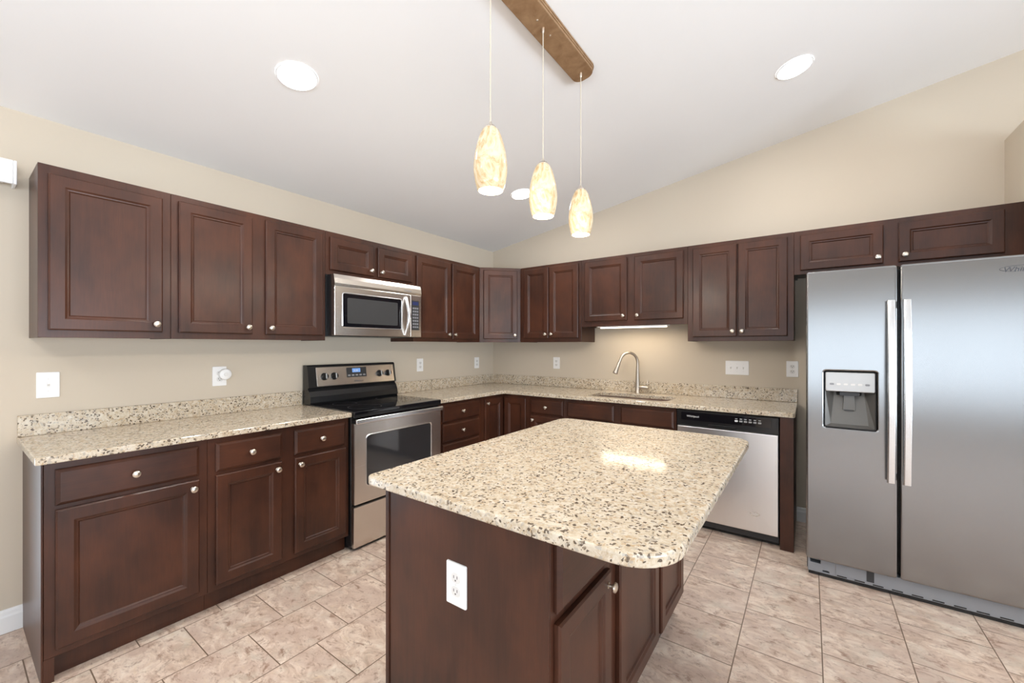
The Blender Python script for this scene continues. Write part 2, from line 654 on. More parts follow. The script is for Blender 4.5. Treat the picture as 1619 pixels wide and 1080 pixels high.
def wall_cabinet(label, fr, a0, a1, z0, z1, items, depth=0.305, group='dark wood wall cabinets', name='wall_cabinet', ends=(0, 0)):
    g = 0.0006
    root = thing(name, label, 'cabinet', fr.p((a0 + a1) / 2, z0, depth / 2), group)
    bm = B()
    box(bm, fr, a0 + g, a1 - g, z0 + 0.014, z1 - 0.001, 0.001, depth - 0.0195)
    box(bm, fr, a0 + g, a0 + 0.016, z0, z0 + 0.0145, 0.001, depth - 0.0195)
    box(bm, fr, a1 - 0.016, a1 - g, z0, z0 + 0.0145, 0.001, depth - 0.0195)
    obj('body', bm, WOOD, root)
    bm = B()
    box(bm, fr, a0 + g, a1 - g, z0, z1, depth - 0.019, depth, 0.0012)
    obj('face_frame', bm, WOOD, root)
    fronts(root, fr, depth, items)
    return root


def base_cabinet(label, fr, a0, a1, items, depth=0.61, group='dark wood base cabinets', name='base_cabinet', toe=0.045, top=0.884, kick=True):
    g = 0.0006
    root = thing(name, label, 'cabinet', fr.p((a0 + a1) / 2, 0, depth / 2), group)
    bm = B()
    box(bm, fr, a0 + g, a1 - g, 0.10, top - 0.0005, 0.001, depth - 0.0195)
    obj('body', bm, WOOD, root)
    bm = B()
    box(bm, fr, a0 + g, a1 - g, 0.10, top - 0.0005, depth - 0.019, depth, 0.0012)
    obj('face_frame', bm, WOOD, root)
    if kick:
        obj('toe_kick', box(B(), fr, a0 + g, a1 - g, 0.001, 0.0995, 0.001, depth - toe), WOOD, root)
    fronts(root, fr, depth, items)
    return root


# ------------------------------------------------------------------ the room shell
SLOPE, ZC = 0.1663, 2.4739
RIDGE_X = 5.2
ZR = ZC + SLOPE * RIDGE_X
Z_END = ZR - SLOPE * (ROOM_X - RIDGE_X)

struct('floor', box(B(), FP, -0.12, ROOM_X + 0.12, ROOM_Y - 0.12, 0.12, -0.1, 0.0), FLOOR)

bm = B()   # wall with the opening of the glazed patio door
prof = [(ROOM_Y, 0), (-5.62, 0), (-5.62, 2.05), (-3.80, 2.05), (-3.80, 0), (0, 0), (0, ZC), (ROOM_Y, ZC)]
plate(bm, FL, prof, -0.12, 0.0)
struct('wall_left', bm, WALL)

gable = [(-0.12, 0), (ROOM_X + 0.12, 0), (ROOM_X + 0.12, Z_END), (ROOM_X, Z_END), (RIDGE_X, ZR), (0, ZC), (-0.12, ZC)]
struct('wall_back', plate(B(), FB, gable, -0.12, 0.0), WALL)
win_holes = [rrect(2.40, 7.20, 0.35, 2.05, 0), rrect(0.80, 2.10, 0.35, 2.05, 0)]
FF = Frame((0, ROOM_Y, 0), (1, 0, 0), (0, 0, 1), (0, 1, 0))
struct('wall_front', plate(B(), FF, gable, -0.12, 0.0, win_holes), WALL)
FR_ = Frame((ROOM_X, 0, 0), (0, 1, 0), (0, 0, 1), (-1, 0, 0))
struct('wall_right', plate(B(), FR_, [(ROOM_Y, 0), (0, 0), (0, Z_END), (ROOM_Y, Z_END)], -0.12, 0.0,
                           [rrect(-6.4, -2.0, 0.35, 2.15, 0)]), WALL)
# partial-height wall beside the refrigerator
struct('wall_alcove', box(B(), FP, 4.0563, 4.18, -0.80, -0.0005, 0.0, 2.63, 0.002), WALL)

bm = B()
FC = Frame((0, 0, 0), (1, 0, 0), (0, 0, 1), (0, -1, 0))
plate(bm, FC, [(-0.12, ZC), (0, ZC), (RIDGE_X, ZR), (ROOM_X, Z_END), (ROOM_X + 0.12, Z_END), (ROOM_X + 0.12, Z_END + 0.1),
               (RIDGE_X, ZR + 0.1), (-0.12, ZC + 0.1)], -0.12, -ROOM_Y + 0.12)
struct('ceiling', bm, CEIL)


def skirting(name, fr, a0, a1):
    bm = B()
    prof = [(0.0005, 0.0005), (0.013, 0.0005), (0.013, 0.075), (0.010, 0.085), (0.009, 0.098), (0.005, 0.107), (0.0005, 0.109)]
    lo = [[fr.p(a, z, c) for c, z in prof] for a in (a0, a1)]
    rings(bm, lo)
    struct(name, bm, TRIM)


skirting('baseboard_left', FL, -3.795, -3.635)
skirting('baseboard_back', FB, 2.993, 4.055)
FA = Frame((4.0563, 0, 0), (0, 1, 0), (0, 0, 1), (-1, 0, 0))
skirting('baseboard_alcove', FA, -0.80, -0.015)


def glazing(name, fr, a0, a1, b0, b1, n, mull):
    bm = B()
    w = 0.05
    holes = []
    step = (a1 - a0 - w) / n
    for k in range(n):
        holes.append(rrect(a0 + w + k * step, a0 + (k + 1) * step, b0 + w, b1 - w, 0))
    plate(bm, fr, rrect(a0 + 0.001, a1 - 0.001, b0 + 0.001, b1 - 0.001, 0), -0.07, -0.02, holes)
    root = struct(name, bm, TRIM)
    for h in holes:
        aa = [p[0] for p in h]
        bb = [p[1] for p in h]
        obj('pane', box(B(), fr, min(aa) - 0.004, max(aa) + 0.004, min(bb) - 0.004, max(bb) + 0.004, -0.048, -0.044), PANE, root)
    return root


glazing('door_1', FL, -5.62, -3.80, 0.0, 2.05, 2, 0)
glazing('window_1', FF, 2.40, 7.20, 0.35, 2.05, 4, 0)
glazing('window_2', FF, 0.80, 2.10, 0.35, 2.05, 1, 0)
glazing('added_window_right', FR_, -6.4, -2.0, 0.35, 2.15, 4, 0)  # invented window, put in to carry daylight into the kitchen

# ------------------------------------------------------------------ wall cabinets, left run (a = y)
ZB, ZT = 1.388, 2.1636
D0, D1 = 1.422, 2.131
WL = 'dark wood wall cabinets'
wall_cabinet('single-door dark wood wall cabinet at the end of the run, nearest the white valance', FL, -3.6207, -3.1516, ZB, ZT,
             [('door', -3.590, -3.189, D0, D1 - 0.008, 'br')], group=WL)
wall_cabinet('two-door dark wood wall cabinet with a wide centre stile, beside the microwave', FL, -3.1516, -2.285, ZB, ZT,
             [('door', -3.120, -2.758, D0, D1, 'br'), ('door', -2.683, -2.311, D0, D1 + 0.006, 'bl')], group=WL)
wall_cabinet('short two-door dark wood cabinet directly above the microwave', FL, -2.285, -1.490, 1.857, ZT,
             [('door', -2.255, -1.897, 1.890, D1 - 0.006, 'br'), ('door', -1.856, -1.515, 1.890, D1 - 0.006, 'bl')], group=WL)
wall_cabinet('two-door dark wood wall cabinet between the microwave and the corner cabinet', FL, -1.490, -0.6105, ZB, ZT,
             [('door', -1.462, -1.049, D0 - 0.004, D1, 'br'), ('door', -1.023, -0.652, D0 - 0.004, D1, 'bl')], group=WL)

# diagonal corner wall cabinet
root = thing('corner_wall_cabinet', 'angled single-door dark wood wall cabinet across the corner of the room', 'cabinet', (0.2, -0.2, ZB), WL)
bm = B()
plate(bm, FP, [(0.001, -0.6095), (0.2915, -0.6095), (0.6095, -0.2915), (0.6095, -0.001), (0.001, -0.001)], ZB + 0.012, ZT - 0.001)
obj('body', bm, WOOD, root)
obj('face_frame', box(B(), FD, 0.001, 0.4303, ZB, ZT, -0.019, 0.0, 0.0012), WOOD, root)
fronts(root, FD, 0.0, [('door', 0.041, 0.396, D0, D1 + 0.002, 'br')])

# right run (a = x)
wall_cabinet('two-door dark wood wall cabinet between the corner cabinet and the sink cabinet', FB, 0.6105, 1.3137, ZB, ZT,
             [('door', 0.662, 0.955, D0 + 0.006, D1 + 0.004, 'br'), ('door', 0.968, 1.285, D0 + 0.006, D1 + 0.004, 'bl')], group=WL)
wall_cabinet('shorter two-door dark wood wall cabinet hung above the sink faucet', FB, 1.3137, 2.2667, 1.530, ZT,
             [('door', 1.355, 1.761, 1.578, D1 + 0.004, 'br'), ('door', 1.832, 2.236, 1.577, D1 + 0.002, 'bl')], group=WL)
wall_cabinet('two-door dark wood wall cabinet above the dishwasher', FB, 2.2667, 2.9828, ZB, ZT,
             [('door', 2.308, 2.622, D0, D1, 'br'), ('door', 2.630, 2.945, D0, D1, 'bl')], group=WL)
wall_cabinet('long low two-door dark wood cabinet above the refrigerator', FB, 2.9828, 4.055, 1.856, ZT,
             [('door', 3.019, 3.459, 1.882, D1, 'br'), ('door', 3.531, 3.978, 1.882, D1, 'bl')], group=WL)

# ------------------------------------------------------------------ base cabinets (left run)
BG = 'dark wood base cabinets'
DT0, DT1, DB0, DB1 = 0.708, 0.853, 0.130, 0.690
r = base_cabinet('wide single-door base cabinet at the left end of the counter, with an exposed side', FL, -3.6335, -3.084,
                 [('drawer', -3.602, -3.122, DT0, DT1, 'mid'), ('door', -3.602, -3.122, DB0, DB1, 'tr')], group=BG)
obj('end_panel', box(B(), FL, -3.640, -3.634, 0.001, 0.8835, 0.001, 0.611, 0.001), WOOD, r)
bm = box(B(), FL, -3.6335, -3.604, 0.001, 0.0995, 0.5655, 0.610)
obj('corner_foot', bm, WOOD, r)
base_cabinet('two-drawer two-door base cabinet between the wide cabinet and the range', FL, -3.084, -2.300,
             [('drawer', -3.051, -2.727, DT0, DT1, 'mid'), ('door', -3.051, -2.727, DB0, DB1, 'tr'),
              ('drawer', -2.655, -2.330, DT0, DT1, 'mid'), ('door', -2.655, -2.326, DB0, DB1, 'tl')], group=BG)
# right of the range
base_cabinet('stack of three drawers in a base cabinet right of the range', FL, -1.505, -0.945,
             [('drawer', -1.452, -0.985, 0.716, DT1 + 0.006, 'mid'), ('drawer', -1.452, -0.985, 0.550, 0.698, 'mid'),
              ('drawer', -1.452, -0.985, 0.130, 0.532, 'mid')], group=BG, name='drawer_base_cabinet')
# L-shaped corner base cabinet with a folding pair of doors
root = thing('corner_base_cabinet', 'corner base cabinet with two doors meeting at the inside corner', 'cabinet', (0.3, -0.3, 0), BG)
bm = B()
plate(bm, FP, [(0.001, -0.9440), (0.61, -0.9440), (0.61, -0.61), (0.922, -0.61), (0.922, -0.001), (0.001, -0.001)], 0.10, 0.8835)
obj('body', bm, WOOD, root)
bm = B()
plate(bm, FP, [(0.001, -0.9440), (0.565, -0.9440), (0.565, -0.565), (0.922, -0.565), (0.922, -0.001), (0.001, -0.001)], 0.001, 0.0995)
obj('toe_kick', bm, WOOD, root)
fronts(root, FL, 0.61, [('door', -0.907, -0.636, DB0, DT1 - 0.004, 'tl')])
fronts(root, FB, 0.61, [('door', 0.636, 0.890, DB0, DT1 - 0.002)])
base_cabinet('narrow base cabinet with one drawer over one door, left of the sink cabinet', FB, 0.9235, 1.300,
             [('drawer', 0.946, 1.286, 0.720, DT1, 'mid'), ('door', 0.946, 1.286, DB0, 0.698, 'tl')], group=BG)
base_cabinet('sink base cabinet with two plain false drawer fronts', FB, 1.300, 2.2560,
             [('false', 1.330, 1.762, 0.722, DT1), ('false', 1.822, 2.238, 0.722, DT1),
              ('door', 1.330, 1.770, DB0, 0.700, 'tr'), ('door', 1.790, 2.238, DB0, 0.700, 'tl')], group=BG, name='sink_base_cabinet')
# end panel between dishwasher and refrigerator
root = thing('end_panel', 'dark wood end panel standing at the end of the counter by the refrigerator', 'cabinet panel', (2.95, -0.31, 0))
bm = B()
box(bm, FB, 2.9135, 2.990, 0.001, 0.8835, 0.590, 0.622, 0.0015)
obj('face_stile', bm, WOOD, root)
obj('side_panel', box(B(), FB, 2.965, 2.9895, 0.001, 0.8835, 0.014, 0.5895, 0.001), WOOD, root)

# ------------------------------------------------------------------ worktops
HT0, HT1 = 0.884, 0.914
root = thing('granite_countertop', 'short speckled granite countertop left of the range', 'countertop', (0.32, -2.98, HT0), 'granite worktops')
bm = B()
plate(bm, FP, rrect(0.0005, 0.648, -3.659, -2.3005, (0, 0.012, 0, 0), 3), HT0, HT1, ease=0.004, both=True)
obj('slab', bm, GRANITE, root)
obj('backsplash', box(B(), FL, -3.657, -2.3005, HT1 + 0.0003, 1.016, 0.0005, 0.020, 0.002), GRANITE, root)

root = thing('granite_countertop', 'L-shaped speckled granite countertop holding the sink in the corner of the room', 'countertop', (0.6, -0.4, HT0), 'granite worktops')
bm = B()
sink_hole = rrect(1.47, 2.16, -0.545, -0.190, 0.06, 6)
cor = [(0.648 + 0.03 - 0.03 * math.cos(t), -0.648 - 0.03 + 0.03 * math.sin(t)) for t in [0.5 * PI * k / 5 for k in range(6)]]
plate(bm, FP, [(0.0005, -1.5045), (0.648, -1.5045)] + cor + [(2.985, -0.648), (2.998, -0.635), (2.998, -0.0005), (0.0005, -0.0005)],
      HT0, HT1, [sink_hole], ease=0.004, both=False)
obj('slab', bm, GRANITE, root)
bm = B()
box(bm, FL, -1.5045, -0.021, HT1 + 0.0003, 1.016, 0.0005, 0.020, 0.002)
box(bm, FB, 0.0005, 2.998, HT1 + 0.0003, 1.016, 0.0005, 0.020, 0.002)
obj('backsplash', bm, GRANITE, root)

# ------------------------------------------------------------------ undermount sink and faucet
root = thing('kitchen_sink', 'stainless undermount sink set into the granite below the faucet', 'sink', (1.81, -0.37, 0.70))
bm = B()


def bowl(bm, a0, a1, b0, b1, top, depth):
    t = bmesh.new()
    L = []
    for (i, z, rr) in ((-0.012, top, 0.06), (0, top, 0.055), (0.004, top - 0.01, 0.055), (0.012, top - depth + 0.03, 0.05),
                       (0.04, top - depth, 0.03)):
        L.append([FP.p(a, b, z) for a, b in rrect(a0 + i, a1 - i, b0 + i, b1 - i, rr, 5)])
    rings(t, L, False, True)
    merge(bm, t)


bowl(bm, 1.478, 1.795, -0.537, -0.198, 0.8825, 0.19)
obj('left_bowl', bm, STEEL_S, root, True)
bm = B()
bowl(bm, 1.835, 2.152, -0.537, -0.198, 0.8825, 0.19)
obj('right_bowl', bm, STEEL_S, root, True)
for cx in (1.636, 1.994):
    obj('drain', lathe(B(), (cx, -0.37, 0.6930), (0, 0, 1), [(0.045, 0), (0.045, 0.003), (0.036, 0.004), (0.03, 0.0015), (0.0003, 0.0015)], 24), STEEL_S, root, True)

FX, FY = 1.786, -0.105
root = thing('kitchen_faucet', 'brushed nickel pull-down faucet with a high arc behind the sink', 'faucet', (FX, FY, HT1))
bm = B()
lathe(bm, (FX, FY, HT1 + 0.0005), (0, 0, 1), [(0.027, 0), (0.027, 0.006), (0.0235, 0.010), (0.0225, 0.06), (0.0215, 0.10), (0.017, 0.18), (0.0135, 0.25)], 20)
obj('body', bm, FAUCET, root, True)
d = Vector((-0.62, -0.785, 0)).normalized()
pts = []
H0 = HT1 + 0.245
Rr = 0.092
for k in range(4):
    pts.append(Vector((FX, FY, H0 + 0.012 * k)))
for k in range(1, 15):
    t = PI * 0.90 * k / 14
    pts.append(Vector((FX, FY, H0 + 0.036)) + d * (Rr * (1 - math.cos(t))) + Vector((0, 0, Rr * math.sin(t))))
e = pts[-1]
dr = (pts[-1] - pts[-2]).normalized()
pts.append(e + dr * 0.03)
obj('spout', tube(B(), pts, 0.0125, 14), FAUCET, root, True)
bm = B()
lathe(bm, e + dr * 0.028, dr, [(0.0130, 0), (0.0145, 0.004), (0.0150, 0.05), (0.0215, 0.095), (0.0225, 0.104), (0.0200, 0.108), (0.0003, 0.108)], 18)
obj('spray_head', bm, FAUCET, root, True)
bm = B()
lathe(bm, (FX + 0.012, FY, HT1 + 0.055), (1, -0.12, 0), [(0.017, 0), (0.0185, 0.006), (0.0185, 0.084), (0.016, 0.090), (0.0003, 0.091)], 16)
hb = obj('handle_barrel', bm, FAUCET, root, True)
obj('lever', tube(B(), [(FX + 0.086, FY - 0.006, HT1 + 0.070), (FX + 0.089, FY + 0.002, HT1 + 0.095), (FX + 0.091, FY + 0.010, HT1 + 0.125)], [0.0065, 0.0055, 0.006], 10), FAUCET, hb, True)

# light under the cabinet above the sink
root = thing('under_cabinet_light', 'slim lit light bar fixed under the cabinet above the sink', 'light', (1.78, -0.2, 1.51))
obj('housing', box(B(), FB, 1.47, 2.10, 1.5215, 1.5435, 0.20, 0.285, 0.002), WHITEP, root)
obj('diffuser', box(B(), FB, 1.485, 2.085, 1.512, 1.521, 0.228, 0.258, 0.003, 2), TUBE, root)
L = area_light('lamp', (1.785, -0.235, 1.508), (0, 0, 0), 0.55, 0.02, 1.7, (1.0, 0.82, 0.58))
L.name = 'under_cabinet_glow'

# ------------------------------------------------------------------ island
IX0, IX1, IY0, IY1 = 1.919, 2.548, -2.990, -1.695
FI = Frame((0, 0, 0), (0, 1, 0), (0, 0, 1), (1, 0, 0))


def island_cab(label, a0, a1, items, end):
    root = thing('island_cabinet', label, 'cabinet', ((IX0 + IX1) / 2, (a0 + a1) / 2, 0), 'island cabinets')
    bm = B()
    box(bm, FI, a0 + 0.0006, a1 - 0.0006, 0.10, 0.8835, IX0 + 0.0205, IX1 - 0.0195)
    obj('body', bm, WOOD, root)
    obj('face_frame', box(B(), FI, a0 + 0.0006, a1 - 0.0006, 0.10, 0.8835, IX1 - 0.019, IX1, 0.0012), WOOD, root)
    obj('toe_kick', box(B(), FI, a0 + 0.0006, a1 - 0.0006, 0.001, 0.0995, IX0 + 0.0205, IX1 - 0.05), WOOD, root)
    obj('toe_strip', box(B(), FI, a0 + 0.0006, a1 - 0.0006, 0.001, 0.016, IX1 - 0.0495, IX1 - 0.036, 0.004, 2), DARKGREY, root)
    obj('back_panel', box(B(), FI, a0 + 0.0006, a1 - 0.0006, 0.001, 0.8835, IX0, IX0 + 0.020, 0.001), WOOD, root)
    fronts(root, FI, IX1, items)
    return root


near = island_cab('near island cabinet with a plain end panel, one drawer over one door', IY0 + 0.0066, -2.612,
                  [('drawer', -2.968, -2.637, 0.675, DT1, 'high'), ('door', -2.968, -2.637, DB0, 0.648, 'tr')], True)
bm = B()
box(bm, FI, IY0, IY0 + 0.006, 0.001, 0.8835, IX0 + 0.012, IX1, 0.001)
obj('end_panel', bm, WOOD, near)
bm = B()
box(bm, FI, IY0 - 0.005, IY0 + 0.012, 0.001, 0.8835, IX0 - 0.006, IX0 + 0.011, 0.002)
obj('corner_trim', bm, WOOD, near)
far = island_cab('far island cabinet with two doors, on the side of the dishwasher', -2.612, IY1,
                 [('drawer', -2.560, -2.130, 0.675, DT1, 'high'), ('drawer', -2.088, -1.722, 0.675, DT1, 'high'),
                  ('door', -2.560, -2.130, DB0, 0.648), ('door', -2.088, -1.722, DB0, 0.648)], False)

bm = B()
plate(bm, FP, rrect(1.857, 2.850, -3.036, -1.652, (0.030, 0.125, 0.085, 0.06), 8), HT0, HT1, ease=0.006, seg=3, both=True)
o = obj('island_countertop', bm, GRANITE)
tag(o, 'speckled granite slab with rounded corners on top of the island', 'countertop', 'granite worktops')

# ------------------------------------------------------------------ range
RY0, RY1 = -2.2945, -1.5105
root = thing('electric_range', 'stainless and black freestanding electric range between the counters', 'stove', (0.33, (RY0 + RY1) / 2, 0))
bm = B()
box(bm, FL, RY0, RY1, 0.012, 0.898, 0.025, 0.630, 0.002)
for yy in (RY0 + 0.05, RY1 - 0.05):
    for xx in (0.08, 0.58):
        lathe(bm, (xx, yy, 0.0005), (0, 0, 1), [(0.018, 0), (0.018, 0.012)], 12)
obj('body', bm, BLACK, root)
# glass cooktop with metal-black frame
bm = B()
plate(bm, FP, rrect(0.10, 0.668, RY0 - 0.002, RY1 + 0.002, (0, 0.012, 0.012, 0), 4), 0.8985, 0.9185, ease=0.006, seg=3)
cook = obj('cooktop', bm, BLACKGLASS, root)
for (x, y, rr) in ((0.50, -2.10, 0.115), (0.50, -1.70, 0.085), (0.25, -2.10, 0.085), (0.25, -1.70, 0.105)):
    t = bmesh.new()
    rings(t, [[Vector((x + q * math.cos(2 * PI * k / 40), y + q * math.sin(2 * PI * k / 40), 0.9188)) for k in range(40)] for q in (rr, rr - 0.003)], False, False)
    obj('burner_ring', t, DARKGREY, cook)
obj('front_trim', box(B(), FL, RY0, RY1, 0.876, 0.8984, 0.6305, 0.664, 0.004, 2), BLACK, root)
# oven door with a window
bm = B()
hole = rrect(-2.198, -1.618, 0.415, 0.748, 0.022, 5)
plate(bm, FL, rrect(RY0 + 0.003, RY1 - 0.003, 0.305, 0.838, 0.006, 3), 0.6305, 0.664, [hole], ease=0.004)
od = obj('oven_door', bm, STEEL_H, root)
bm = B()
t = bmesh.new()
lp = [rrect(-2.198 - i, -1.618 + i, 0.415 - i, 0.748 + i, 0.022 + i, 5) for i in (0.010, 0.004, 0.0)]
rings(t, [[FL.p(a, b, c) for a, b in l] for l, c in zip(lp, (0.6642, 0.668, 0.6642))], False, False)
merge(bm, t)
obj('window_bezel', bm, BRIGHT, od, True)
obj('oven_window', plate(B(), FL, rrect(-2.1975, -1.6185, 0.4155, 0.7475, 0.0215, 5), 0.645, 0.655), OVENGLASS, od)
bm = B()
box(bm, FL, RY0 - 0.006, RY1 - 0.012, 0.838, 0.872, 0.684, 0.704, 0.008, 3)
for yy in (RY0 + 0.02, RY1 - 0.05):
    box(bm, FL, yy, yy + 0.03, 0.845, 0.866, 0.6640, 0.688, 0.003)
obj('door_handle', bm, BRIGHT, od)
bm = B()
box(bm, FL, RY0 + 0.002, RY1 - 0.002, 0.022, 0.290, 0.6305, 0.662, 0.004, 2)
obj('storage_drawer', bm, STEEL_H, root)
# backguard
bm = B()
prof = [(0.022, 0.9187), (0.118, 0.9187), (0.126, 0.932), (0.122, 0.975), (0.104, 1.012), (0.090, 1.028), (0.086, 1.036), (0.104, 1.040),
        (0.078, 1.196), (0.066, 1.206), (0.022, 1.206)]
rings(bm, [[FL.p(a, z, c) for c, z in prof] for a in (RY0, RY0 + 0.002, RY1 - 0.002, RY1)])
bg = obj('backguard', bm, BLACK, root)
# steel control panel lying on the sloping face
sl = Vector((0.078 - 0.104, 0, 1.196 - 1.040)).normalized()
nn = Vector((sl.z, 0, -sl.x))
FG = Frame(Vector((0.104, 0, 1.040)), (0, 1, 0), sl, nn)
bm = B()
plate(bm, FG, rrect(-2.232, -1.532, 0.006, 0.150, 0.004, 2), 0.0003, 0.004, ease=0.0015)
cp = obj('control_panel', bm, STEEL_H, bg)
obj('display_window', plate(B(), FG, rrect(-1.985, -1.806, 0.060, 0.138, 0.004, 2), 0.0041, 0.0060), DARKGREY, cp)
obj('clock_display', plate(B(), FG, rrect(-1.935, -1.862, 0.098, 0.130, 0.002, 2), 0.0061, 0.0068), LCD, cp)
lettering('clock_digits', '8:30', FG, -1.921, 0.105, 0.0073, 0.022, INK_W, cp)
for k in range(5):
    obj('touch_button', plate(B(), FG, rrect(-1.976 + k * 0.034, -1.953 + k * 0.034, 0.070, 0.082, 0.003, 2), 0.0061, 0.0067), INK_G, cp)
lettering('brand_lettering', 'Whirlpool', FG, -1.925, 0.022, 0.0046, 0.020, INK_D, cp)
for a in (-2.172, -2.092, -1.680, -1.594):
    p0 = FG.p(a, 0.078, 0.0042)
    kb = obj('control_knob', lathe(B(), p0, nn, [(0.028, 0), (0.028, 0.003), (0.0235, 0.006), (0.021, 0.026), (0.019, 0.030), (0.0003, 0.030)], 22), BLACK, cp, True)
    t = bmesh.new()
    box(t, Frame(p0, (0, 1, 0), sl, nn), -0.005, 0.005, -0.019, 0.019, 0.0302, 0.035, 0.0015)
    obj('grip', t, SILVER, kb)

# ------------------------------------------------------------------ over-the-range microwave
MY0, MY1, MZ0, MZ1, MX = -2.272, -1.484, 1.424, 1.8535, 0.400
root = thing('microwave', 'stainless over-the-range microwave fixed beneath the short cabinet', 'microwave', (0.2, -1.88, MZ0))
bm = B()
box(bm, FL, -2.2835, -1.4915, MZ0 - 0.006, MZ1 + 0.002, 0.002, 0.305, 0.001)
box(bm, FL, MY0 + 0.002, -1.4915, MZ0 - 0.004, MZ1 + 0.0015, 0.305, MX - 0.040, 0.001)
obj('body', bm, BLACK, root)
bm = B()   # curved vent grille panel across the top
t = bmesh.new()
prof = [(MX - 0.0395, 1.7745), (MX, 1.7745), (MX + 0.003, 1.79), (MX - 0.002, 1.825), (MX - 0.012, MZ1), (MX - 0.0395, MZ1)]
rings(t, [[FL.p(a, z, c) for c, z in prof] for a in (MY0, MY1)])
merge(bm, t)
vp = obj('vent_panel', bm, STEEL_H, root)
lettering('brand_lettering', 'Whirlpool', FL, -1.665, 1.795, MX + 0.0036, 0.018, INK_G, vp)
bm = B()
hole = rrect(-2.207, -1.692, 1.486, 1.722, 0.012, 4)
plate(bm, FL, rrect(MY0, -1.600, MZ0, 1.7725, 0.004, 2), MX - 0.0395, MX, [hole], ease=0.004)
md = obj('door', bm, STEEL_H, root)
bm = B()
t = bmesh.new()
lp = [rrect(-2.207 - i, -1.692 + i, 1.486 - i, 1.722 + i, 0.012 + i, 4) for i in (0.008, 0.003, 0.0)]
rings(t, [[FL.p(a, b, c) for a, b in l] for l, c in zip(lp, (MX + 0.0002, MX + 0.003, MX + 0.0002))], False, False)
merge(bm, t)
obj('window_bezel', bm, BRIGHT, md, True)
mw = obj('window', plate(B(), FL, rrect(-2.2065, -1.6925, 1.4865, 1.7215, 0.0115, 4), MX - 0.016, MX - 0.006), BLACKGLASS, md)
obj('window_screen', plate(B(), FL, rrect(-2.170, -1.725, 1.512, 1.695, 0.010, 4), MX - 0.0058, MX - 0.0053), MWGLASS, mw)
pts = []
for k in range(17):
    t_ = k / 16
    pts.append(FL.p(-1.652, 1.440 + 0.305 * t_, MX + 0.004 + 0.042 * math.sin(PI * t_)))
bm = tube(B(), pts, 0.0125, 12)
for z in (1.442, 1.743):
    lathe(bm, FL.p(-1.652, z, MX), (1, 0, 0), [(0.013, 0), (0.012, 0.008)], 12)
obj('handle', bm, BRIGHT, md, True)
bm = B()
plate(bm, FL, rrect(-1.599, MY1, MZ0, 1.7725, 0.004, 2), MX - 0.0395, MX, ease=0.003)
cp = obj('control_panel', bm, STEEL_H, root)
obj('keypad', plate(B(), FL, rrect(-1.588, -1.510, 1.482, 1.728, 0.003, 2), MX + 0.0002, MX + 0.0022), DARKGREY, cp)
obj('clock_display', plate(B(), FL, rrect(-1.580, -1.518, 1.690, 1.718, 0.002, 2), MX + 0.0023, MX + 0.003), LCDOFF, cp)
for r_ in range(7):
    for c_ in range(3):
        obj('key', plate(B(), FL, rrect(-1.579 + c_ * 0.0215, -1.562 + c_ * 0.0215, 1.500 + r_ * 0.026, 1.514 + r_ * 0.026, 0.003, 2), MX + 0.0023, MX + 0.0032), MIDGREY, cp)

# ------------------------------------------------------------------ dishwasher
root = thing('dishwasher', 'stainless dishwasher with a black control strip beneath the counter', 'dishwasher', (2.585, -0.32, 0))
obj('tub', box(B(), FB, 2.262, 2.908, 0.03, 0.878, 0.02, 0.590, 0.001), DARKGREY, root)
bm = B()
plate(bm, FB, rrect(2.266, 2.906, 0.082, 0.757, 0.004, 2), 0.591, 0.632, ease=0.006, seg=3)
dd = obj('door', bm, STEEL_D, root)
t = bmesh.new()
rings(t, [[FB.p(2.770 + (0.030 - q) * math.cos(2 * PI * k / 28), 0.205 + (0.014 - q) * math.sin(2 * PI * k / 28), 0.6326) for k in range(28)] for q in (0.0, 0.004)], False, False)
obj('embossed_ring', t, BRIGHT, dd)
bm = B()
t = bmesh.new()
prof = [(0.591, 0.7585), (0.626, 0.7585), (0.634, 0.768), (0.634, 0.868), (0.628, 0.8775), (0.591, 0.8775)]
rings(t, [[FB.p(a, z, c) for c, z in prof] for a in (2.266, 2.906)])
merge(bm, t)
cp = obj('control_strip', bm, BLACK, root)
obj('panel_inset', plate(B(), FB, rrect(2.295, 2.868, 0.800, 0.862, 0.006, 3), 0.6342, 0.6366, ease=0.001), BLACKGLASS, cp)
obj('pocket_handle', box(B(), FB, 2.48, 2.66, 0.764, 0.785, 0.6342, 0.6395, 0.0025), BLACK, cp)
lettering('brand_lettering', 'Whirlpool', FB, 2.335, 0.826, 0.6372, 0.020, INK_W, cp)
for k in range(6):
    obj('button', plate(B(), FB, rrect(2.650 + k * 0.028, 2.670 + k * 0.028, 0.822, 0.834, 0.004, 2), 0.6368, 0.6385), INK_G if k else INK_W, cp)
for k in range(6):
    obj('indicator_mark', plate(B(), FB, rrect(2.653 + k * 0.028, 2.667 + k * 0.028, 0.842, 0.845, 0, 1), 0.6368, 0.6373), INK_W, cp)
obj('toe_plate', box(B(), FB, 2.266, 2.906, 0.002, 0.080, 0.545, 0.560, 0.001), BLACK, root)

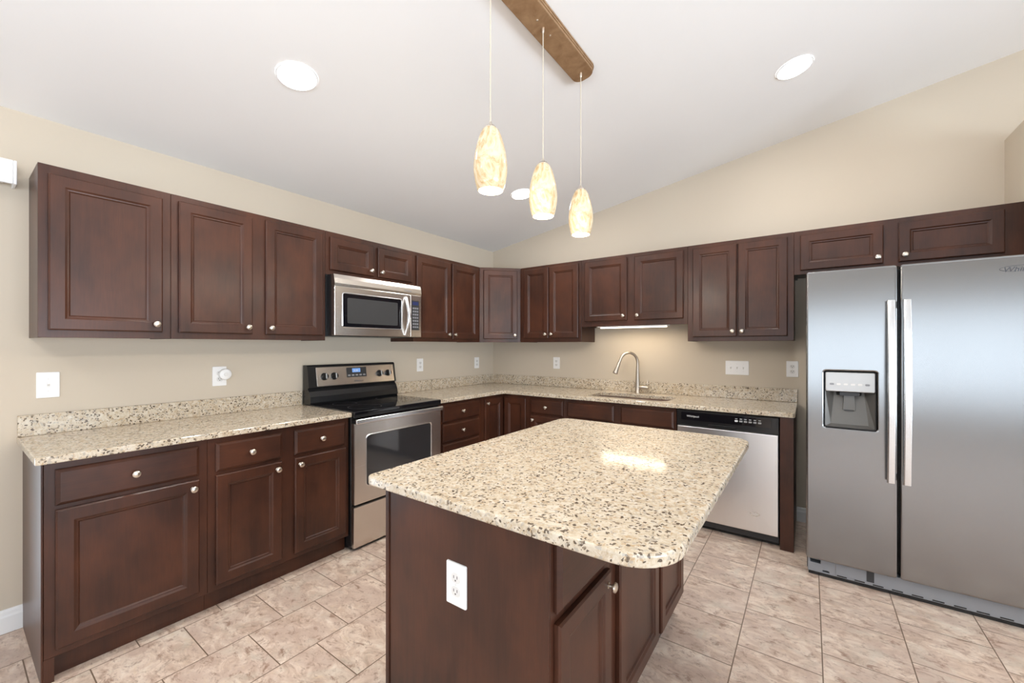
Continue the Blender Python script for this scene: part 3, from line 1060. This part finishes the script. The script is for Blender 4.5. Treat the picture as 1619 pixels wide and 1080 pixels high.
# ------------------------------------------------------------------ refrigerator
RX0, RXS, RX1, RF = 3.056, 3.4575, 3.970, 0.8968
root = thing('refrigerator', 'stainless side-by-side refrigerator with a water dispenser in its left door', 'refrigerator', (3.51, -0.45, 0))
bm = B()
box(bm, FB, RX0 + 0.004, RX1 - 0.004, 0.020, 1.768, 0.055, 0.815, 0.003)
for xx in (RX0 + 0.06, RX1 - 0.06):
    for yy in (0.12, 0.74):
        lathe(bm, (xx, -yy, 0.0005), (0, 0, 1), [(0.022, 0), (0.022, 0.02)], 12)
obj('cabinet', bm, DARKGREY, root)
for xx in (RX0 + 0.05, RX1 - 0.05):
    obj('hinge_cover', box(B(), FB, xx - 0.035, xx + 0.035, 1.7685, 1.782, 0.70, 0.80, 0.004, 2), DARKGREY, root)
bm = B()
hole = rrect(3.140, 3.370, 0.884, 1.207, 0.012, 4)
plate(bm, FB, rrect(RX0, RXS - 0.005, 0.110, 1.782, 0.014, 4), 0.822, RF, [hole], ease=0.010, seg=4)
ld = obj('freezer_door', bm, STEEL_F, root)
bm = B()
plate(bm, FB, rrect(RXS + 0.005, RX1, 0.110, 1.782, 0.014, 4), 0.822, RF, ease=0.010, seg=4)
rd = obj('fridge_door', bm, STEEL_F, root)
obj('door_gasket', box(B(), FB, RX0 + 0.01, RX1 - 0.01, 0.115, 1.765, 0.8155, 0.8215), BLACK, root)
for a, par in ((3.4225, ld), (3.4850, rd)):
    bm = B()
    t = bmesh.new()
    lo = []
    for k in range(25):
        q = k / 24
        z = 0.625 + (1.592 - 0.625) * q
        bow = 0.034 + 0.022 * math.sin(PI * q)
        c = RF + bow
        h, d_ = 0.0165, 0.011
        lo.append([FB.p(a + x, z, c + y) for x, y in rrect(-h, h, -d_, d_, 0.007, 3)])
    rings(t, lo)
    merge(bm, t)
    for z in (0.645, 1.570):
        box(bm, FB, a - 0.012, a + 0.012, z - 0.018, z + 0.018, RF - 0.001, RF + 0.030, 0.003)
    obj('handle', bm, BRIGHT, par, True)
# dispenser
bm = B()
t = bmesh.new()
# open cavity: side walls, back that leans outward to the bottom, floor
fro = rrect(3.1415, 3.3685, 0.8855, 1.2055, 0.011, 4)
rings(t, [[FB.p(a, b, RF - 0.001) for a, b in fro],
          [FB.p(a, b, RF - 0.012) for a, b in rrect(3.146, 3.364, 0.890, 1.201, 0.010, 4)]], False, False)
merge(bm, t)
obj('dispenser_rim', bm, DARKGREY, ld)
bm = B()
t = bmesh.new()
q0 = [(3.1460, 0.890), (3.364, 0.890), (3.364, 1.100), (3.146, 1.100)]
q1 = [(3.1720, 0.905), (3.338, 0.905), (3.320, 1.100), (3.190, 1.100)]
va = [t.verts.new(FB.p(a, b, RF - 0.012)) for a, b in q0]
cc = [RF - 0.030, RF - 0.030, RF - 0.072, RF - 0.072]
vb = [t.verts.new(FB.p(a, b, c)) for (a, b), c in zip(q1, cc)]
for k in range(4):
    t.faces.new((va[k], va[(k + 1) % 4], vb[(k + 1) % 4], vb[k]))
t.faces.new(vb)
merge(bm, t)
cav = obj('dispenser_cavity', bm, DISPGREY, ld)
bm = B()
t = bmesh.new()
rings(t, [[FB.p(a, b, c) for a, b in rrect(a0, a1, b0, b1, 0.006, 3)] for (a0, a1, b0, b1, c) in
          ((3.198, 3.312, 1.066, 1.090, RF - 0.070), (3.212, 3.298, 1.068, 1.088, RF - 0.020))])
merge(bm, t)
obj('nozzle', bm, DARKGREY, cav, True)
bm = B()
t = bmesh.new()
rings(t, [[FB.p(a, b, c) for a, b in l] for l, c in
          (([(3.230, 1.070), (3.280, 1.070), (3.284, 0.985), (3.226, 0.985)], RF - 0.052),
           ([(3.232, 1.068), (3.278, 1.068), (3.282, 0.987), (3.228, 0.987)], RF - 0.040))])
merge(bm, t)
obj('paddle', bm, DISPGREY, cav)
obj('paddle_slot', box(B(), FB, 3.232, 3.276, 0.9815, 0.987, RF - 0.044, RF - 0.038), DARKGREY, cav)
bm = B()
plate(bm, FB, rrect(3.1465, 3.3635, 1.092, 1.2005, 0.008, 4), RF - 0.040, RF - 0.0025, ease=0.004, seg=3)
cp = obj('dispenser_control_panel', bm, SILVER, ld)
for k in range(6):
    obj('button', plate(B(), FB, rrect(3.166 + k * 0.031, 3.186 + k * 0.031, 1.128, 1.139, 0.004, 2), RF - 0.0024, RF - 0.0012), MIDGREY if k in (0, 5) else IVORY, cp)
# brand lettering high on the right door
lettering('brand_lettering', 'Whirlpool', FB, 3.822, 1.702, RF + 0.0004, 0.034, INK_D, rd, shear=0.25)
t = bmesh.new()
bm = B()
arc = [FB.p(3.875 + 0.062 * math.cos(x), 1.717 + 0.014 * math.sin(x), RF + 0.0012) for x in [PI * (0.10 + 1.35 * k / 24) for k in range(25)]]
tube(bm, arc, 0.0009, 6)
obj('brand_swoosh', bm, INK_D, rd)
t.free()
# base grille
bm = B()
plate(bm, FB, rrect(RX0 + 0.008, 3.905, 0.022, 0.104, 0.004, 2), 0.8155, 0.858,
      [rrect(3.075, 3.125, 0.074, 0.094, 0.003, 2), rrect(3.135, 3.165, 0.030, 0.040, 0.002, 2)], ease=0.003)
gr = obj('base_grille', bm, MIDGREY, root)
obj('filter_cover', plate(B(), FB, rrect(3.195, 3.325, 0.036, 0.098, 0.003, 2), 0.8582, 0.861, ease=0.001), MIDGREY, gr)
obj('grille_opening', plate(B(), FB, rrect(3.330, 3.362, 0.040, 0.098, 0.001, 2), 0.8582, 0.8592), DARKGREY, gr)
for k in range(9):
    obj('vent_slot', plate(B(), FB, rrect(3.20 + k * 0.078, 3.245 + k * 0.078, 0.027, 0.033, 0.002, 2), 0.8582, 0.8590), BLACK, gr)
obj('grille_foot', box(B(), FB, RX0 + 0.012, 3.905, 0.002, 0.0215, 0.835, 0.850, 0.001), BLACK, gr)

# ------------------------------------------------------------------ pendant fixture over the island
PX, PZ = 2.088, 2.788
PYS = (-1.895, -2.275, -2.655)
root = thing('pendant_light', 'bronze bar pendant hanging three marbled glass shades over the island', 'pendant light', (PX, -2.275, PZ))
th = math.atan(SLOPE)
FPend = Frame((PX, 0, ZC + SLOPE * PX), (math.cos(th), 0, math.sin(th)), (0, 1, 0), (math.sin(th), 0, -math.cos(th)))
bm = B()
for (hw, c0, c1, e_) in ((0.066, 0.0004, 0.010, 0.002), (0.062, 0.010, 0.020, 0.003), (0.057, 0.020, 0.033, 0.004)):
    plate(bm, FPend, rrect(-hw, hw, -2.275 - 0.385 - hw, -2.275 + 0.385 + hw, hw * 0.8, 8), c0, c1, ease=e_, seg=2)
can = obj('canopy', bm, BRONZE, root)
for dy in (-0.055, 0.055):
    obj('screw', lathe(B(), FPend.p(0.004, -2.275 + dy, 0.0331), FPend.n, [(0.005, 0), (0.005, 0.002), (0.003, 0.004), (0.0002, 0.0042)], 12), NICKEL, can, True)
ZSB = 1.936
SH = 0.236
for y in PYS:
    top = FPend.p(0, y, 0.033)
    obj('cord_grip', lathe(B(), top, (0, 0, -1), [(0.0075, -0.002), (0.0075, 0.014), (0.0045, 0.022), (0.0003, 0.022)], 12), NICKEL, can, True)
    zt = ZSB + SH
    obj('cord', tube(B(), [(top.x, y, top.z - 0.015), (top.x, y, (top.z + zt) / 2), (top.x, y, zt + 0.02)], 0.0024, 8), CORD, root, True)
    prof = [(0.046, 0), (0.0500, 0.004), (0.0570, 0.030), (0.0630, 0.065), (0.0640, 0.095), (0.0600, 0.135), (0.0520, 0.172), (0.0420, 0.205), (0.0320, 0.227), (0.022, SH),
            (0.018, SH - 0.002), (0.029, 0.222), (0.0385, 0.203), (0.0485, 0.170), (0.0565, 0.134), (0.0605, 0.095), (0.0595, 0.065), (0.0535, 0.030), (0.047, 0.004)]
    prof.append((0.046, 0))
    bm = lathe(B(), (0, 0, 0), (0, 0, 1), prof, 36, False, False)
    bmesh.ops.remove_doubles(bm, verts=bm.verts[:], dist=1e-5)
    s = obj('glass_shade', bm, SHADE, None, True)
    s.parent = root
    s.location = Vector((top.x, y, ZSB)) - root.location
    bm = lathe(B(), (top.x, y, zt - 0.006), (0, 0, 1), [(0.0215, 0.002), (0.0225, 0.008), (0.018, 0.014), (0.008, 0.020), (0.0045, 0.032), (0.0003, 0.032)], 18)
    obj('shade_cap', bm, NICKEL, s, True)
    bm = lathe(B(), (top.x, y, ZSB + 0.022), (0, 0, 1), [(0.0003, 0), (0.020, 0.002), (0.030, 0.012), (0.036, 0.032), (0.033, 0.056), (0.020, 0.080), (0.014, 0.105), (0.014, 0.190), (0.0003, 0.190)], 20)
    obj('bulb', bm, BULB, s, True)
    L = bpy.data.lights.new('pendant_glow', 'POINT')
    L.energy = 10
    L.color = (1.0, 0.92, 0.80)
    L.shadow_soft_size = 0.04
    lo_ = bpy.data.objects.new('pendant_glow', L)
    COL.objects.link(lo_)
    lo_.location = (top.x, y, ZSB - 0.01)

# ------------------------------------------------------------------ recessed ceiling lights
def recessed(x, y, label, first=[None]):
    zc = ZC + SLOPE * x if x < RIDGE_X else ZR - SLOPE * (x - RIDGE_X)
    if first[0] is None:
        root = thing('recessed_light', label, 'ceiling light', (0, 0, 0), 'round recessed ceiling lights')
        bm = lathe(B(), (0, 0, 0), (0, 0, -1), [(0.093, 0.0006), (0.093, 0.003), (0.091, 0.0065), (0.087, 0.007), (0.084, 0.0045)], 36, False, False)
        obj('trim_ring', bm, TRIM, root, True)
        obj('lens', lathe(B(), (0, 0, 0), (0, 0, -1), [(0.086, 0.0008), (0.086, 0.0052), (0.06, 0.0066), (0.0003, 0.007)], 36), CANLENS, root, True)
        first[0] = root
    else:
        root = first[0].copy()
        COL.objects.link(root)
        for ch in list(first[0].children):
            c2 = ch.copy()
            c2.parent = root
            COL.objects.link(c2)
        root['label'] = label
    root.location = (x, y, zc)
    root.rotation_euler = (0, -th if x < RIDGE_X else th, 0)
    a = area_light('ceiling_glow', Vector((x, y, zc - 0.012)), (0, -th if x < RIDGE_X else th, 0), 0.14, 0.14, 9, (1.0, 0.97, 0.93), 'DISK')
    return root


recessed(1.066, -2.864, 'round recessed light in the ceiling nearest the left wall cabinets')
recessed(3.001, -0.959, 'round recessed light in the ceiling in front of the refrigerator')
recessed(1.071, -0.954, 'round recessed light in the ceiling behind the middle pendant shade')


def unseen_fill(x, y):
    """Guessed ceiling light out of view, added without a fixture."""
    zc = ZC + SLOPE * x if x < RIDGE_X else ZR - SLOPE * (x - RIDGE_X)
    area_light('ceiling_glow', (x, y, zc - 0.012), (0, 0, 0), 0.14, 0.14, 9, (1.0, 0.97, 0.93), 'DISK')  # extra unseen light for the room, no lamp body built


for x, y in ((3.0, -4.9), (1.07, -4.9), (5.6, -2.6), (5.6, -5.2)):
    unseen_fill(x, y)


# ------------------------------------------------------------------ wall plates
def duplex(label, fr, a, b, c, w=0.078, h=0.124, group='white duplex outlets'):
    root = thing('wall_outlet', label, 'outlet', fr.p(a, b - h / 2, c), group)
    obj('cover_plate', plate(B(), fr, rrect(a - w / 2, a + w / 2, b - h / 2, b + h / 2, 0.004, 3), c + 0.0004, c + 0.006, ease=0.003, seg=2), WHITEP, root)
    for s in (-1, 1):
        cb = b + s * 0.0195
        lp = [(a + x * 0.0165, cb + y * 0.0142) for x, y in [(math.copysign(abs(math.cos(t)) ** 0.7, math.cos(t)), math.copysign(abs(math.sin(t)) ** 0.7, math.sin(t))) for t in [2 * PI * k / 24 for k in range(24)]]]
        rc = obj('socket', plate(B(), fr, lp, c + 0.0061, c + 0.0075, ease=0.0005, seg=1), IVORY, root)
        bm = B()
        box(bm, fr, a - 0.0078, a - 0.0054, cb - 0.001, cb + 0.0075, c + 0.0076, c + 0.0079)
        box(bm, fr, a + 0.0054, a + 0.0078, cb - 0.001, cb + 0.0075, c + 0.0076, c + 0.0079)
        plate(bm, fr, circle(a, cb - 0.0065, 0.0026, 10), c + 0.0076, c + 0.0079)
        obj('slots', bm, SLOT, rc)
    obj('screw', lathe(B(), fr.p(a, b, c + 0.006), fr.n, [(0.003, 0), (0.003, 0.001), (0.0002, 0.0014)], 10), IVORY, root, True)
    return root


def switch(label, fr, a, b, gangs, w, h, c=0.0, group='white light switches'):
    root = thing('light_switch', label, 'light switch', fr.p(a, b - h / 2, c), group)
    obj('cover_plate', plate(B(), fr, rrect(a - w / 2, a + w / 2, b - h / 2, b + h / 2, 0.004, 3), c + 0.0004, c + 0.006, ease=0.003, seg=2), WHITEP, root)
    for k in range(gangs):
        ca = a + (k - (gangs - 1) / 2) * 0.046
        bz = obj('toggle_surround', plate(B(), fr, rrect(ca - 0.0055, ca + 0.0055, b - 0.0125, b + 0.0125, 0.001, 2), c + 0.0061, c + 0.0066), IVORY, root)
        t = bmesh.new()
        rings(t, [[fr.p(ca + x, b + y + dy, c + cc) for x, y in rrect(-s, s, -s * 1.1, s * 1.1, 0.001, 2)] for (s, dy, cc) in ((0.0042, 0.001, 0.0067), (0.0034, 0.008, 0.017))])
        obj('toggle', t, WHITEP, bz)
        for s in (-1, 1):
            obj('screw', lathe(B(), fr.p(ca, b + s * 0.030, c + 0.006), fr.n, [(0.003, 0), (0.003, 0.001), (0.0002, 0.0014)], 10), IVORY, root, True)
    return root


switch('single white toggle switch on the left wall near the end of the counter', FL, -3.558, 1.156, 1, 0.079, 0.127)
duplex('white outlet on the left wall with a round plug-in device', FL, -2.824, 1.156, 0.0)
root = thing('plug_in_device', 'small round white plug-in device pushed into the outlet left of the range', 'air freshener', (0.03, -2.800, 1.165))
bm = lathe(B(), (0.0082, -2.800, 1.168), (1, 0, 0), [(0.026, 0), (0.034, 0.004), (0.036, 0.018), (0.033, 0.028), (0.024, 0.033), (0.0003, 0.035)], 28)
obj('housing', bm, WHITEP, root, True)
obj('front_button', lathe(B(), (0.0435, -2.800, 1.168), (1, 0, 0), [(0.013, 0), (0.012, 0.003), (0.0003, 0.004)], 20), IVORY, root, True)
duplex('white outlet on the left wall just right of the range', FL, -1.144, 1.165, 0.0)
duplex('white outlet on the left wall close to the room corner', FL, -0.301, 1.159, 0.0)
duplex('white outlet on the sink wall left of the faucet', FB, 0.870, 1.167, 0.0)
switch('wide white three-toggle switch plate on the sink wall', FB, 2.585, 1.168, 3, 0.172, 0.116)
duplex('white outlet on the sink wall beside the refrigerator', FB, 2.965, 1.170, 0.0)
FN = Frame((0, IY0, 0), (1, 0, 0), (0, 0, 1), (0, -1, 0))
duplex('white outlet on the dark end panel of the island', FN, 2.238, 0.655, 0.0)

# ------------------------------------------------------------------ valance over the patio door
root = thing('blind_valance', 'white blind valance box at the far left, beside the end wall cabinet', 'window blind', (0.05, -4.7, 2.09))
bm = B()
box(bm, FL, -5.72, -3.675, 2.096, 2.205, 0.088, 0.100, 0.002)
box(bm, FL, -5.72, -3.675, 2.196, 2.205, 0.001, 0.088, 0.001)
obj('front_board', bm, TRIM, root)
obj('end_return', box(B(), FL, -3.6745, -3.664, 2.096, 2.205, 0.001, 0.100, 0.002), TRIM, root)
obj('head_rail', box(B(), FL, -5.70, -3.70, 2.110, 2.150, 0.020, 0.065, 0.002), WHITEP, root)
